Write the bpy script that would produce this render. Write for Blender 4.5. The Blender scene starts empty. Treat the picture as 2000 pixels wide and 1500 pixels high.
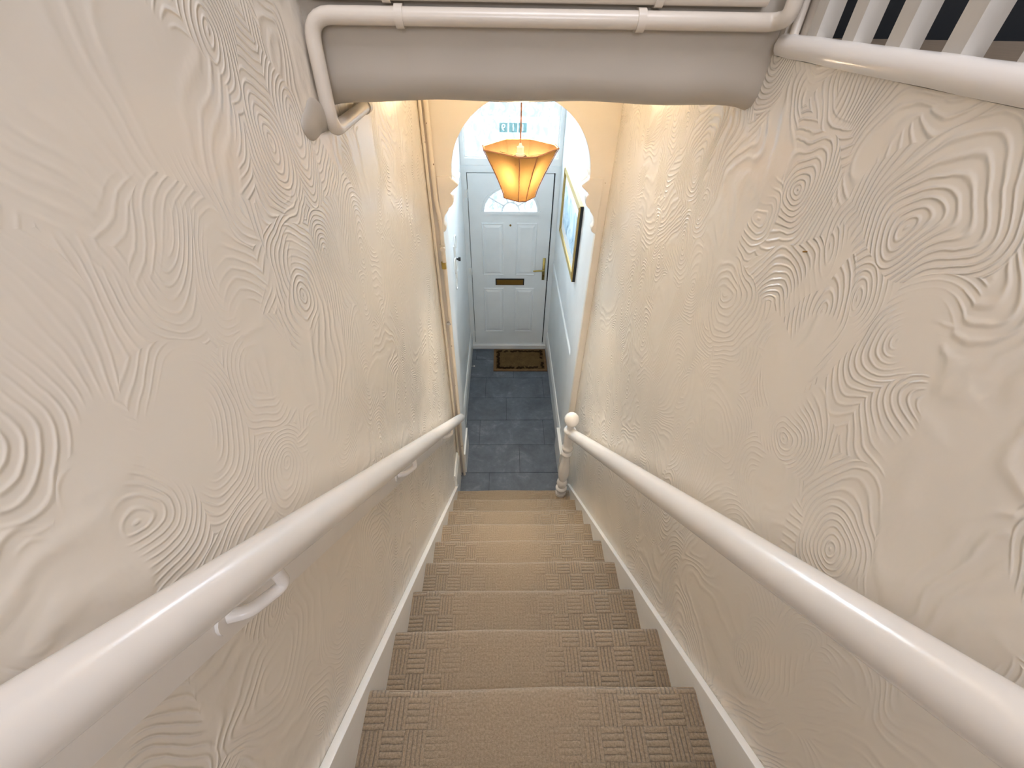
import bpy, bmesh, math, random
from mathutils import Vector, Matrix
R = math.radians
random.seed(7)
sc = bpy.context.scene
col = sc.collection

# ------------------------------------------------------------------ camera
W_PX, H_PX, F_PX = 2000, 1500, 838.83
p, yaw, roll = R(41.956), R(1.55), R(1.048)
fw = Vector((math.sin(yaw) * math.cos(p), math.cos(yaw) * math.cos(p), -math.sin(p)))
rt = Vector((math.cos(yaw), -math.sin(yaw), 0))
up = rt.cross(fw)
rt2 = rt * math.cos(roll) + up * math.sin(roll)
up2 = up * math.cos(roll) - rt * math.sin(roll)
cd = bpy.data.cameras.new('camera')
cd.sensor_width = 36.0
cd.lens = F_PX / W_PX * 36.0
cd.clip_start = 0.02
cam = bpy.data.objects.new('camera', cd)
col.objects.link(cam)
m = Matrix((rt2, up2, -fw)).transposed().to_4x4()
m.translation = Vector((0, 0, 3.284))
cam.matrix_world = m
sc.camera = cam

# ------------------------------------------------------------------ view, world, lights
sc.view_settings.view_transform = 'Standard'
sc.view_settings.look = 'None'
sc.view_settings.gamma = 1
sc.view_settings.use_curve_mapping = False
sc.view_settings.exposure = 0.95
sc.cycles.use_denoising = True
sc.cycles.max_bounces = 12
sc.cycles.diffuse_bounces = 8
sc.cycles.transparent_max_bounces = 12
sc.cycles.caustics_refractive = False
sc.cycles.caustics_reflective = False

world = bpy.data.worlds.new('world')
sc.world = world
world.use_nodes = True
bg = world.node_tree.nodes['Background']
bg.inputs['Color'].default_value = (0.80, 0.90, 1.0, 1)
bg.inputs['Strength'].default_value = 2.2

def area(name, loc, target, sx, sy, power, colour, spread=180):
    l = bpy.data.lights.new(name, 'AREA')
    l.shape = 'RECTANGLE'
    l.size, l.size_y = sx, sy
    l.energy = power
    l.color = colour
    l.spread = R(spread)
    o = bpy.data.objects.new(name, l)
    col.objects.link(o)
    o.location = loc
    o.rotation_euler = (Vector(target) - Vector(loc)).to_track_quat('-Z', 'Y').to_euler()
    return o

area('sky_daylight', (0.1, 13.0, 5.6), (0.07, 4.4, 2.3), 14, 7, 21500, (0.88, 0.94, 1.0))
area('overhead_fill', (0.25, -0.3, 5.5), (0.1, 0.3, 0.0), 1.2, 1.2, 24, (0.88, 0.89, 1.0))  # added soft fill from above; no ceiling fitting is modelled
area('back_fill', (0.1, -2.5, 4.0), (0.09, 1.0, 2.4), 0.9, 1.4, 22, (0.86, 0.88, 1.0))  # added fill from behind the camera; the back wall has no window
area('landing_fill', (2.4, -0.7, 4.3), (-0.4, 0.3, 2.6), 1.2, 1.2, 11, (0.86, 0.88, 1.0))  # added side fill to brighten the left wall, no window behind it

# ------------------------------------------------------------------ materials
def new_mat(name):
    m = bpy.data.materials.new(name)
    m.use_nodes = True
    nt = m.node_tree
    return m, nt, nt.nodes['Principled BSDF']

def L(nt, a, b):
    nt.links.new(a, b)

def N(nt, t, **k):
    n = nt.nodes.new(t)
    for a, v in k.items():
        setattr(n, a, v)
    return n

def M(nt, op, a, b=None, c=None):
    n = nt.nodes.new('ShaderNodeMath')
    n.operation = op
    for i, v in enumerate((a, b, c)):
        if v is None:
            continue
        if isinstance(v, (int, float)):
            n.inputs[i].default_value = v
        else:
            nt.links.new(v, n.inputs[i])
    return n.outputs[0]

def noise(nt, vec, scale, detail=3, rough=0.5, dist=0.0, dims='3D'):
    n = N(nt, 'ShaderNodeTexNoise', noise_dimensions=dims)
    n.inputs['Scale'].default_value = scale
    n.inputs['Detail'].default_value = detail
    n.inputs['Roughness'].default_value = rough
    n.inputs['Distortion'].default_value = dist
    if vec is not None:
        L(nt, vec, n.inputs['Vector'])
    return n

def ramp(nt, fac, stops):
    r = N(nt, 'ShaderNodeValToRGB')
    e = r.color_ramp.elements
    while len(e) < len(stops):
        e.new(0.5)
    for i, (pos, c) in enumerate(stops):
        e[i].position = pos
        e[i].color = (*c, 1) if len(c) == 3 else c
    L(nt, fac, r.inputs['Fac'])
    return r.outputs['Color']

def smooth(nt, v, lo, hi, a=0.0, b=1.0):
    r = N(nt, 'ShaderNodeMapRange', interpolation_type='SMOOTHSTEP')
    L(nt, v, r.inputs['Value'])
    r.inputs['From Min'].default_value = lo
    r.inputs['From Max'].default_value = hi
    r.inputs['To Min'].default_value = a
    r.inputs['To Max'].default_value = b
    return r.outputs['Result']

def paint(name, c, rough=0.4, wob=0.0015, nscale=9, spec=0.5, chips=0):
    m, nt, b = new_mat(name)
    tc = N(nt, 'ShaderNodeTexCoord').outputs['Object']
    n = noise(nt, tc, 4, 3)
    d = tuple(x * 0.93 for x in c)
    colr = ramp(nt, n.outputs['Fac'], [(0.3, d), (0.7, c)])
    if chips:
        n3 = noise(nt, tc, 38, 3, 0.6)
        k = smooth(nt, n3.outputs['Fac'], chips, chips + 0.02)
        mx = N(nt, 'ShaderNodeMix', data_type='RGBA')
        L(nt, k, mx.inputs['Factor']); L(nt, colr, mx.inputs['A'])
        mx.inputs['B'].default_value = (0.16, 0.10, 0.06, 1)
        colr = mx.outputs['Result']
    L(nt, colr, b.inputs['Base Color'])
    b.inputs['Roughness'].default_value = rough
    b.inputs['Specular IOR Level'].default_value = spec
    n2 = noise(nt, tc, nscale * 4, 3)
    bp = N(nt, 'ShaderNodeBump')
    bp.inputs['Distance'].default_value = wob
    bp.inputs['Strength'].default_value = 0.6
    L(nt, n2.outputs['Fac'], bp.inputs['Height'])
    L(nt, bp.outputs['Normal'], b.inputs['Normal'])
    return m

def swirl_paint(name, c, seed):
    """cream gloss-painted combed plaster: patches of concentric arcs that fade into flat areas"""
    m, nt, b = new_mat(name)
    g = N(nt, 'ShaderNodeNewGeometry').outputs['Position']
    sx = N(nt, 'ShaderNodeSeparateXYZ')
    L(nt, g, sx.inputs[0])
    cx = N(nt, 'ShaderNodeCombineXYZ')
    L(nt, M(nt, 'ADD', sx.outputs['Y'], seed), cx.inputs['X'])
    L(nt, M(nt, 'MULTIPLY', sx.outputs['Z'], 0.8), cx.inputs['Y'])
    P = cx.outputs[0]
    nd = noise(nt, P, 3.2, 2, 0.5, 0.0, '2D')
    off = N(nt, 'ShaderNodeVectorMath', operation='MULTIPLY_ADD')
    L(nt, nd.outputs['Color'], off.inputs[0])
    off.inputs[1].default_value = (0.16, 0.16, 0)
    L(nt, P, off.inputs[2])
    hs = []
    for k, (s, gap, dx) in enumerate(((3.9, 0.0130, 0.0), (6.0, 0.0105, 3.7))):
        a = N(nt, 'ShaderNodeVectorMath', operation='ADD')
        L(nt, off.outputs[0], a.inputs[0])
        a.inputs[1].default_value = (dx, dx * 0.7, 0)
        v = N(nt, 'ShaderNodeTexVoronoi', voronoi_dimensions='2D', feature='F1')
        v.inputs['Scale'].default_value = s
        v.inputs['Randomness'].default_value = 1.0
        L(nt, a.outputs[0], v.inputs['Vector'])
        jit = noise(nt, P, 30, 2, 0.5, 0, '2D')
        ph = M(nt, 'ADD', M(nt, 'MULTIPLY', v.outputs['Distance'], 2 * math.pi / (gap * s)),
               M(nt, 'MULTIPLY', jit.outputs['Fac'], 2.2))
        w = M(nt, 'SINE', ph)
        w = M(nt, 'POWER', M(nt, 'MULTIPLY_ADD', w, 0.5, 0.5), 3.0)
        # each arc patch is only part of its ring
        sel = N(nt, 'ShaderNodeSeparateXYZ')
        L(nt, v.outputs['Color'], sel.inputs[0])
        mk = noise(nt, a.outputs[0], 5.5, 1, 0.5, 0, '2D')
        m2 = M(nt, 'ADD', mk.outputs['Fac'], M(nt, 'MULTIPLY', sel.outputs['X'], 0.30))
        mask = smooth(nt, m2, 0.37, 0.55)
        hs.append(M(nt, 'MULTIPLY', w, mask))
    # long combed strands between the arcs
    fl = noise(nt, off.outputs[0], 2.3, 1, 0.4, 0.6, '2D')
    w3 = M(nt, 'POWER', M(nt, 'MULTIPLY_ADD', M(nt, 'SINE', M(nt, 'MULTIPLY_ADD', fl.outputs['Fac'], 185, M(nt, 'MULTIPLY', jit.outputs['Fac'], 2.0))), 0.5, 0.5), 2.0)
    mk3 = noise(nt, P, 4.0, 1, 0.5, 0, '2D')
    s3 = smooth(nt, mk3.outputs['Fac'], 0.50, 0.54)          # where the long strands take over
    pick = noise(nt, a.outputs[0], 3.0, 1, 0.5, 0, '2D')
    s2 = smooth(nt, pick.outputs['Fac'], 0.47, 0.51)          # small arcs or large arcs, never both
    ab = N(nt, 'ShaderNodeMix', data_type='FLOAT')
    L(nt, s2, ab.inputs['Factor']); L(nt, hs[0], ab.inputs['A']); L(nt, hs[1], ab.inputs['B'])
    abc = N(nt, 'ShaderNodeMix', data_type='FLOAT')
    L(nt, s3, abc.inputs['Factor']); L(nt, ab.outputs['Result'], abc.inputs['A']); L(nt, w3, abc.inputs['B'])
    h = abc.outputs['Result']
    big = noise(nt, P, 1.3, 1, 0.5, 0, '2D')
    h = M(nt, 'MULTIPLY', h, smooth(nt, big.outputs['Fac'], 0.30, 0.55, 0.25, 1.0))
    bp = N(nt, 'ShaderNodeBump')
    bp.inputs['Distance'].default_value = 0.0022
    bp.inputs['Strength'].default_value = 0.85
    L(nt, h, bp.inputs['Height'])
    L(nt, bp.outputs['Normal'], b.inputs['Normal'])
    n = noise(nt, g, 1.6, 3)
    d = tuple(x * 0.94 for x in c)
    L(nt, ramp(nt, n.outputs['Fac'], [(0.35, d), (0.65, c)]), b.inputs['Base Color'])
    b.inputs['Roughness'].default_value = 0.27
    b.inputs['Specular IOR Level'].default_value = 0.5
    return m

def plain(name, c, rough=0.5, metal=0.0, spec=0.5, bumpd=0.0004, bscale=60):
    m, nt, b = new_mat(name)
    tc = N(nt, 'ShaderNodeTexCoord').outputs['Object']
    n = noise(nt, tc, bscale, 3)
    L(nt, ramp(nt, n.outputs['Fac'], [(0.3, tuple(x * 0.88 for x in c)), (0.7, c)]), b.inputs['Base Color'])
    b.inputs['Roughness'].default_value = rough
    b.inputs['Metallic'].default_value = metal
    b.inputs['Specular IOR Level'].default_value = spec
    bp = N(nt, 'ShaderNodeBump')
    bp.inputs['Distance'].default_value = bumpd
    L(nt, n.outputs['Fac'], bp.inputs['Height'])
    L(nt, bp.outputs['Normal'], b.inputs['Normal'])
    return m

CREAM = (0.82, 0.77, 0.69)
MAT = {}
MAT['wall_left'] = swirl_paint('cream_combed_plaster_left', CREAM, 0.0)
MAT['wall_right'] = swirl_paint('cream_combed_plaster_right', CREAM, 11.3)
MAT['cream'] = paint('cream_gloss', (0.77, 0.71, 0.62), 0.33)
MAT['beam'] = paint('beam_shaded_paint', (0.46, 0.42, 0.36), 0.5, 0.003, 3)  # darkened base colour carries the shade on the bulkhead face
MAT['arch'] = paint('arch_paint', (0.84, 0.78, 0.69), 0.45, 0.001)
MAT['pipe'] = paint('pipe_gloss', (0.66, 0.60, 0.52), 0.25, 0.0008, 14)
MAT['pipe_chipped'] = paint('pipe_gloss_chipped', (0.78, 0.70, 0.58), 0.3, 0.001, 14, 0.5, 0.69)
MAT['white'] = paint('white_gloss', (0.92, 0.92, 0.90), 0.22, 0.0006)
MAT['rail'] = paint('white_rail_gloss', (0.80, 0.77, 0.73), 0.22, 0.0008, 5)
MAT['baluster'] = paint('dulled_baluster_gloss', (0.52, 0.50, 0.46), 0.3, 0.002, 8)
MAT['hall'] = paint('hall_white', (0.82, 0.84, 0.84), 0.45, 0.002, 6)
MAT['ceiling'] = paint('ceiling_white', (0.80, 0.77, 0.70), 0.7)
MAT['door'] = paint('door_white', (0.88, 0.90, 0.90), 0.35, 0.0004)
MAT['black'] = plain('black_rubber', (0.012, 0.013, 0.016), 0.5)
MAT['brass'] = plain('brass', (0.56, 0.42, 0.13), 0.3, 0.9)
MAT['brass_dark'] = plain('aged_brass', (0.28, 0.15, 0.03), 0.42, 0.65)
MAT['gold'] = plain('gilt_wood', (0.52, 0.38, 0.12), 0.42, 0.35)
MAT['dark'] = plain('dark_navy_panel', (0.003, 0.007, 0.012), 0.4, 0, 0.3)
MAT['steel'] = plain('steel', (0.5, 0.5, 0.5), 0.3, 0.9)
MAT['landing_floor'] = plain('landing_carpet', (0.24, 0.19, 0.14), 0.7, 0, 0.4, 0.003, 40)
MAT['mat_card'] = plain('picture_mount', (0.85, 0.86, 0.86), 0.6)
MAT['grout'] = plain('tile_joint', (0.035, 0.045, 0.055), 0.8)
MAT['outside'] = plain('asphalt_paving', (0.10, 0.125, 0.16), 0.8)
MAT['outside_white'] = plain('grey_blue_render_wall', (0.42, 0.52, 0.64), 0.8)

def carpet_mat():
    m, nt, b = new_mat('basketweave_carpet')
    uv = N(nt, 'ShaderNodeTexCoord').outputs['UV']
    s = N(nt, 'ShaderNodeSeparateXYZ')
    L(nt, uv, s.inputs[0])
    U, V = s.outputs['X'], s.outputs['Y']
    wob = noise(nt, uv, 60, 2)
    U = M(nt, 'ADD', U, M(nt, 'MULTIPLY', wob.outputs['Fac'], 0.003))
    V = M(nt, 'ADD', V, M(nt, 'MULTIPLY', wob.outputs['Fac'], 0.004))
    B, BV = 0.059, 0.074
    a = M(nt, 'FLOOR', M(nt, 'DIVIDE', U, B))
    c = M(nt, 'FLOOR', M(nt, 'DIVIDE', V, BV))
    par = M(nt, 'MODULO', M(nt, 'ABSOLUTE', M(nt, 'ADD', a, c)), 2.0)
    ribu = M(nt, 'ABSOLUTE', M(nt, 'SINE', M(nt, 'MULTIPLY', U, math.pi * 5 / B)))
    ribv = M(nt, 'ABSOLUTE', M(nt, 'SINE', M(nt, 'MULTIPLY', V, math.pi * 5 / BV)))
    mx = N(nt, 'ShaderNodeMix', data_type='FLOAT')
    L(nt, par, mx.inputs['Factor']); L(nt, ribv, mx.inputs['A']); L(nt, ribu, mx.inputs['B'])
    rib = M(nt, 'POWER', mx.outputs['Result'], 0.55)
    # trodden flat along the middle of the flight
    d = M(nt, 'ABSOLUTE', M(nt, 'SUBTRACT', U, 0.40))
    wn = noise(nt, uv, 3.2, 2)
    wear = smooth(nt, M(nt, 'ADD', d, M(nt, 'MULTIPLY_ADD', wn.outputs['Fac'], 0.40, -0.20)), 0.06, 0.34, 0.22, 1.0)
    rib = M(nt, 'MULTIPLY', M(nt, 'SUBTRACT', rib, 1.0), wear)
    pile = noise(nt, uv, 520, 2, 0.6)
    pile2 = noise(nt, uv, 170, 2, 0.6)
    h = M(nt, 'ADD', rib, M(nt, 'MULTIPLY', M(nt, 'ADD', pile.outputs['Fac'], pile2.outputs['Fac']), 0.45))
    bp = N(nt, 'ShaderNodeBump')
    bp.inputs['Distance'].default_value = 0.005
    bp.inputs['Strength'].default_value = 0.9
    L(nt, h, bp.inputs['Height'])
    L(nt, bp.outputs['Normal'], b.inputs['Normal'])
    base = ramp(nt, pile2.outputs['Fac'], [(0.3, (0.29, 0.225, 0.148)), (0.7, (0.43, 0.335, 0.238))])
    mc = N(nt, 'ShaderNodeMix', data_type='RGBA', blend_type='MULTIPLY')
    mc.inputs['Factor'].default_value = 1.0
    L(nt, base, mc.inputs['A'])
    L(nt, ramp(nt, M(nt, 'ADD', rib, 1.0), [(0.0, (0.62, 0.6, 0.58)), (0.8, (1, 1, 1))]), mc.inputs['B'])
    L(nt, mc.outputs['Result'], b.inputs['Base Color'])
    b.inputs['Roughness'].default_value = 0.95
    b.inputs['Specular IOR Level'].default_value = 0.1
    b.inputs['Sheen Weight'].default_value = 0.3
    b.inputs['Sheen Roughness'].default_value = 0.5
    return m
MAT['carpet'] = carpet_mat()

def tile_mat():
    m, nt, b = new_mat('slate_tile')
    g = N(nt, 'ShaderNodeNewGeometry').outputs['Position']
    n1 = noise(nt, g, 4.5, 6, 0.6, 0.8)
    n2 = noise(nt, g, 26, 5, 0.65)
    oi = N(nt, 'ShaderNodeObjectInfo').outputs['Random']
    f = M(nt, 'ADD', M(nt, 'ADD', M(nt, 'MULTIPLY', n1.outputs['Fac'], 0.7), M(nt, 'MULTIPLY', n2.outputs['Fac'], 0.3)),
          M(nt, 'MULTIPLY_ADD', oi, 0.06, -0.03))
    L(nt, ramp(nt, f, [(0.32, (0.072, 0.086, 0.106)), (0.55, (0.120, 0.138, 0.168)), (0.74, (0.24, 0.255, 0.28))]), b.inputs['Base Color'])
    b.inputs['Roughness'].default_value = 0.5
    bp = N(nt, 'ShaderNodeBump')
    bp.inputs['Distance'].default_value = 0.002
    bp.inputs['Strength'].default_value = 0.5
    L(nt, n2.outputs['Fac'], bp.inputs['Height'])
    L(nt, bp.outputs['Normal'], b.inputs['Normal'])
    return m
MAT['tile'] = tile_mat()

def coir_mat(name, c1, c2):
    m, nt, b = new_mat(name)
    tc = N(nt, 'ShaderNodeTexCoord').outputs['Object']
    n = noise(nt, tc, 160, 3, 0.7)
    n0 = noise(nt, tc, 9, 3, 0.6)
    f = M(nt, 'ADD', M(nt, 'MULTIPLY', n.outputs['Fac'], 0.6), M(nt, 'MULTIPLY', n0.outputs['Fac'], 0.4))
    L(nt, ramp(nt, f, [(0.35, c1), (0.65, c2)]), b.inputs['Base Color'])
    b.inputs['Roughness'].default_value = 0.95
    b.inputs['Specular IOR Level'].default_value = 0.1
    bp = N(nt, 'ShaderNodeBump')
    bp.inputs['Distance'].default_value = 0.006
    L(nt, n.outputs['Fac'], bp.inputs['Height'])
    L(nt, bp.outputs['Normal'], b.inputs['Normal'])
    return m
MAT['coir'] = coir_mat('coir', (0.085, 0.048, 0.018), (0.20, 0.125, 0.052))
MAT['coir_edge'] = coir_mat('coir_edge', (0.15, 0.085, 0.042), (0.27, 0.165, 0.085))
MAT['coir_dark'] = coir_mat('coir_print', (0.025, 0.012, 0.005), (0.06, 0.03, 0.012))

def glass_mat(name, clear=0.45, scale=24):
    """obscured glass: clear dimples in a frosted sheet"""
    m, nt, b = new_mat(name)
    nt.nodes.remove(b)
    out = nt.nodes['Material Output']
    g = N(nt, 'ShaderNodeTexCoord').outputs['Object']
    mp = N(nt, 'ShaderNodeMapping')
    mp.inputs['Scale'].default_value = (1.0, 1.0, 0.55)
    L(nt, g, mp.inputs['Vector'])
    n = noise(nt, mp.outputs[0], scale, 3, 0.6, 1.2)
    fac = smooth(nt, n.outputs['Fac'], 0.47, 0.56, clear + 0.22, max(clear - 0.16, 0.05))
    tr = N(nt, 'ShaderNodeBsdfTransparent'); tr.inputs['Color'].default_value = (0.93, 0.97, 1, 1)
    tl = N(nt, 'ShaderNodeBsdfTranslucent'); tl.inputs['Color'].default_value = (0.066, 0.077, 0.087, 1)
    gl = N(nt, 'ShaderNodeBsdfGlossy'); gl.inputs['Roughness'].default_value = 0.15
    bp = N(nt, 'ShaderNodeBump'); bp.inputs['Distance'].default_value = 0.004
    L(nt, n.outputs['Fac'], bp.inputs['Height']); L(nt, bp.outputs['Normal'], gl.inputs['Normal'])
    m1 = N(nt, 'ShaderNodeMixShader'); L(nt, fac, m1.inputs[0]); L(nt, tl.outputs[0], m1.inputs[1]); L(nt, tr.outputs[0], m1.inputs[2])
    m2 = N(nt, 'ShaderNodeMixShader'); m2.inputs[0].default_value = 0.06
    L(nt, m1.outputs[0], m2.inputs[1]); L(nt, gl.outputs[0], m2.inputs[2])
    L(nt, m2.outputs[0], out.inputs['Surface'])
    return m
MAT['glass'] = glass_mat('obscured_glass')
MAT['fan_glass'] = glass_mat('fanlight_glass', 0.35, 30)

def clear_glass():
    m, nt, b = new_mat('picture_glass')
    nt.nodes.remove(b)
    out = nt.nodes['Material Output']
    tr = N(nt, 'ShaderNodeBsdfTransparent')
    gl = N(nt, 'ShaderNodeBsdfGlossy'); gl.inputs['Roughness'].default_value = 0.03
    mx = N(nt, 'ShaderNodeMixShader')
    mx.inputs[0].default_value = 0.05
    L(nt, tr.outputs[0], mx.inputs[1]); L(nt, gl.outputs[0], mx.inputs[2])
    L(nt, mx.outputs[0], out.inputs['Surface'])
    return m
MAT['picture_glass'] = clear_glass()

def print_mat():
    m, nt, b = new_mat('watercolour_print')
    tc = N(nt, 'ShaderNodeTexCoord').outputs['Object']
    n = noise(nt, tc, 5, 4, 0.6, 1.5)
    L(nt, ramp(nt, n.outputs['Fac'], [(0.36, (0.10, 0.20, 0.30)), (0.43, (0.36, 0.55, 0.68)), (0.55, (0.62, 0.77, 0.86)), (0.7, (0.82, 0.88, 0.9))]), b.inputs['Base Color'])
    b.inputs['Roughness'].default_value = 0.6
    return m
MAT['print'] = print_mat()

def sticker(name, c):
    m, nt, b = new_mat(name)
    nt.nodes.remove(b)
    out = nt.nodes['Material Output']
    n = noise(nt, N(nt, 'ShaderNodeTexCoord').outputs['Object'], 30, 2)
    c2 = ramp(nt, n.outputs['Fac'], [(0.3, c), (0.7, tuple(min(1, x * 1.08) for x in c))])
    df = N(nt, 'ShaderNodeBsdfDiffuse'); L(nt, c2, df.inputs['Color'])
    tr = N(nt, 'ShaderNodeBsdfTransparent'); L(nt, c2, tr.inputs['Color'])
    mx = N(nt, 'ShaderNodeMixShader'); mx.inputs[0].default_value = 0.93
    L(nt, df.outputs[0], mx.inputs[1]); L(nt, tr.outputs[0], mx.inputs[2])
    L(nt, mx.outputs[0], out.inputs['Surface'])
    return m
MAT['sticker'] = sticker('sage_sticker', (0.50, 0.60, 0.55))

def shade_mat():
    m, nt, b = new_mat('amber_lamp_fabric')
    nt.nodes.remove(b)
    out = nt.nodes['Material Output']
    n = noise(nt, N(nt, 'ShaderNodeTexCoord').outputs['Object'], 220, 2)
    c = ramp(nt, n.outputs['Fac'], [(0.3, (0.052, 0.029, 0.013)), (0.7, (0.058, 0.033, 0.0148))])
    ct = ramp(nt, n.outputs['Fac'], [(0.3, (0.023, 0.0128, 0.0042)), (0.7, (0.025, 0.014, 0.0047))])
    df = N(nt, 'ShaderNodeBsdfDiffuse'); L(nt, c, df.inputs['Color'])
    tl = N(nt, 'ShaderNodeBsdfTranslucent'); L(nt, ct, tl.inputs['Color'])
    mx = N(nt, 'ShaderNodeMixShader'); mx.inputs[0].default_value = 0.5
    L(nt, df.outputs[0], mx.inputs[1]); L(nt, tl.outputs[0], mx.inputs[2])
    L(nt, mx.outputs[0], out.inputs['Surface'])
    return m
MAT['shade'] = shade_mat()
MAT['shade_trim'] = plain('shade_piping', (0.36, 0.17, 0.09), 0.8)

def emit(name, c, s):
    m, nt, b = new_mat(name)
    b.inputs['Base Color'].default_value = (*c, 1)
    b.inputs['Emission Color'].default_value = (*c, 1)
    b.inputs['Emission Strength'].default_value = s
    return m
MAT['bulb'] = emit('warm_bulb', (1.0, 0.79, 0.54), 900.0)

# ------------------------------------------------------------------ mesh helpers
def link(name, me, mat, parent=None):
    o = bpy.data.objects.new(name, me)
    col.objects.link(o)
    if mat is not None:
        me.materials.clear()
        me.materials.append(MAT[mat] if isinstance(mat, str) else mat)
    if parent is not None:
        o.parent = parent
        o.matrix_parent_inverse = parent.matrix_world.inverted()
    return o

def finish(bm, name, mat, parent=None, shade=False, bevel=0.0, seg=2):
    if bevel:
        bmesh.ops.bevel(bm, geom=[e for e in bm.edges if e.is_manifold and e.calc_face_angle(0) > 0.5], offset=bevel, segments=seg, affect='EDGES', profile=0.6, clamp_overlap=True)
    bmesh.ops.recalc_face_normals(bm, faces=bm.faces)
    me = bpy.data.meshes.new(name)
    bm.to_mesh(me)
    bm.free()
    if shade:
        for f in me.polygons:
            f.use_smooth = True
        if shade == 'auto':
            me.set_sharp_from_angle(angle=R(40))
    return link(name, me, mat, parent)

def add_box(bm, x0, x1, y0, y1, z0, z1):
    v = [bm.verts.new((x, y, z)) for z in (z0, z1) for y in (y0, y1) for x in (x0, x1)]
    for q in ((0, 2, 3, 1), (4, 5, 7, 6), (0, 1, 5, 4), (2, 6, 7, 3), (0, 4, 6, 2), (1, 3, 7, 5)):
        bm.faces.new([v[i] for i in q])

def box(name, x0, x1, y0, y1, z0, z1, mat, parent=None, bevel=0.0, seg=2, shade=False):
    bm = bmesh.new()
    add_box(bm, x0, x1, y0, y1, z0, z1)
    return finish(bm, name, mat, parent, shade, bevel, seg)

def round_path(pts, rad=0.03, n=6):
    pts = [Vector(q) for q in pts]
    out = [pts[0]]
    for i in range(1, len(pts) - 1):
        a, b, c = pts[i - 1], pts[i], pts[i + 1]
        r = min(rad, (a - b).length * 0.45, (c - b).length * 0.45)
        s, e = b + (a - b).normalized() * r, b + (c - b).normalized() * r
        for k in range(n + 1):
            t = k / n
            out.append(s * (1 - t) ** 2 + b * 2 * t * (1 - t) + e * t * t)
    out.append(pts[-1])
    return out

def add_tube(bm, pts, r, seg=14, caps=True, dome=False):
    pts = [Vector(q) for q in pts]
    if dome:
        d0 = (pts[0] - pts[1]).normalized(); d1 = (pts[-1] - pts[-2]).normalized()
        rr = [r] * len(pts)
        pre, prr, post, por = [], [], [], []
        for k in range(1, 5):
            a = k / 4 * R(85)
            pre.insert(0, pts[0] + d0 * r * math.sin(a)); prr.insert(0, r * math.cos(a))
            post.append(pts[-1] + d1 * r * math.sin(a)); por.append(r * math.cos(a))
        pts = pre + pts + post; rr = prr + rr + por
    else:
        rr = [r] * len(pts)
    prev = None
    nrm = None
    rings = []
    for i, q in enumerate(pts):
        t = (pts[min(i + 1, len(pts) - 1)] - pts[max(i - 1, 0)]).normalized()
        if nrm is None:
            ref = Vector((0, 0, 1)) if abs(t.z) < 0.9 else Vector((1, 0, 0))
            nrm = t.cross(ref).normalized()
        else:
            nrm = (nrm - t * nrm.dot(t)).normalized()
        bn = t.cross(nrm)
        rings.append([bm.verts.new(q + (nrm * math.cos(a) + bn * math.sin(a)) * rr[i]) for a in [2 * math.pi * j / seg for j in range(seg)]])
    for a, b in zip(rings, rings[1:]):
        for j in range(seg):
            bm.faces.new((a[j], a[(j + 1) % seg], b[(j + 1) % seg], b[j]))
    if caps:
        bm.faces.new(list(reversed(rings[0]))); bm.faces.new(rings[-1])

def tube(name, pts, r, mat, parent=None, seg=14, bend=0.0, dome=False):
    bm = bmesh.new()
    add_tube(bm, round_path(pts, bend) if bend else pts, r, seg, True, dome)
    return finish(bm, name, mat, parent, 'auto')

def add_lathe(bm, prof, x, y, seg=28):
    rings = [[bm.verts.new((x + r * math.cos(2 * math.pi * j / seg), y + r * math.sin(2 * math.pi * j / seg), z)) for j in range(seg)] for z, r in prof]
    for a, b in zip(rings, rings[1:]):
        for j in range(seg):
            bm.faces.new((a[j], a[(j + 1) % seg], b[(j + 1) % seg], b[j]))
    bm.faces.new(list(reversed(rings[0]))); bm.faces.new(rings[-1])

def lathe(name, prof, x, y, mat, parent=None, seg=28):
    bm = bmesh.new()
    add_lathe(bm, prof, x, y, seg)
    return finish(bm, name, mat, parent, 'auto')

def plate(name, loops, depth, mat, parent=None, bevel=0.0, axis='y', at=0.0):
    """closed 2-D loops (outer first, then holes) extruded; axis y: loop=(x,z) placed from y=at to y=at+depth"""
    cu = bpy.data.curves.new(name, 'CURVE')
    cu.dimensions = '2D'; cu.fill_mode = 'BOTH'
    cu.extrude = depth / 2 - bevel
    cu.bevel_depth = bevel; cu.bevel_resolution = 1
    if bevel:
        cu.offset = -bevel
    for lp in loops:
        s = cu.splines.new('POLY')
        s.points.add(len(lp) - 1)
        for i, (a, b) in enumerate(lp):
            s.points[i].co = (a, b, 0, 1)
        s.use_cyclic_u = True
    tmp = bpy.data.objects.new('tmp', cu)
    col.objects.link(tmp)
    dg = bpy.context.evaluated_depsgraph_get()
    me = bpy.data.meshes.new_from_object(tmp.evaluated_get(dg))
    bpy.data.objects.remove(tmp); bpy.data.curves.remove(cu)
    if axis == 'y':
        me.transform(Matrix(((1, 0, 0, 0), (0, 0, -1, at + depth / 2), (0, 1, 0, 0), (0, 0, 0, 1))))
    else:   # axis x: loop=(y,z)
        me.transform(Matrix(((0, 0, 1, at + depth / 2), (1, 0, 0, 0), (0, 1, 0, 0), (0, 0, 0, 1))))
    me.name = name
    me.set_sharp_from_angle(angle=R(35)) if hasattr(me, 'set_sharp_from_angle') else None
    return link(name, me, mat, parent)

def empty(name, loc):
    o = bpy.data.objects.new(name, None)
    o.location = loc
    col.objects.link(o)
    bpy.context.view_layer.update()
    return o

def tag(o, label=None, cat=None, group=None, kind=None):
    for k, v in (('label', label), ('category', cat), ('group', group), ('kind', kind)):
        if v:
            o[k] = v
    return o

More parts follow.
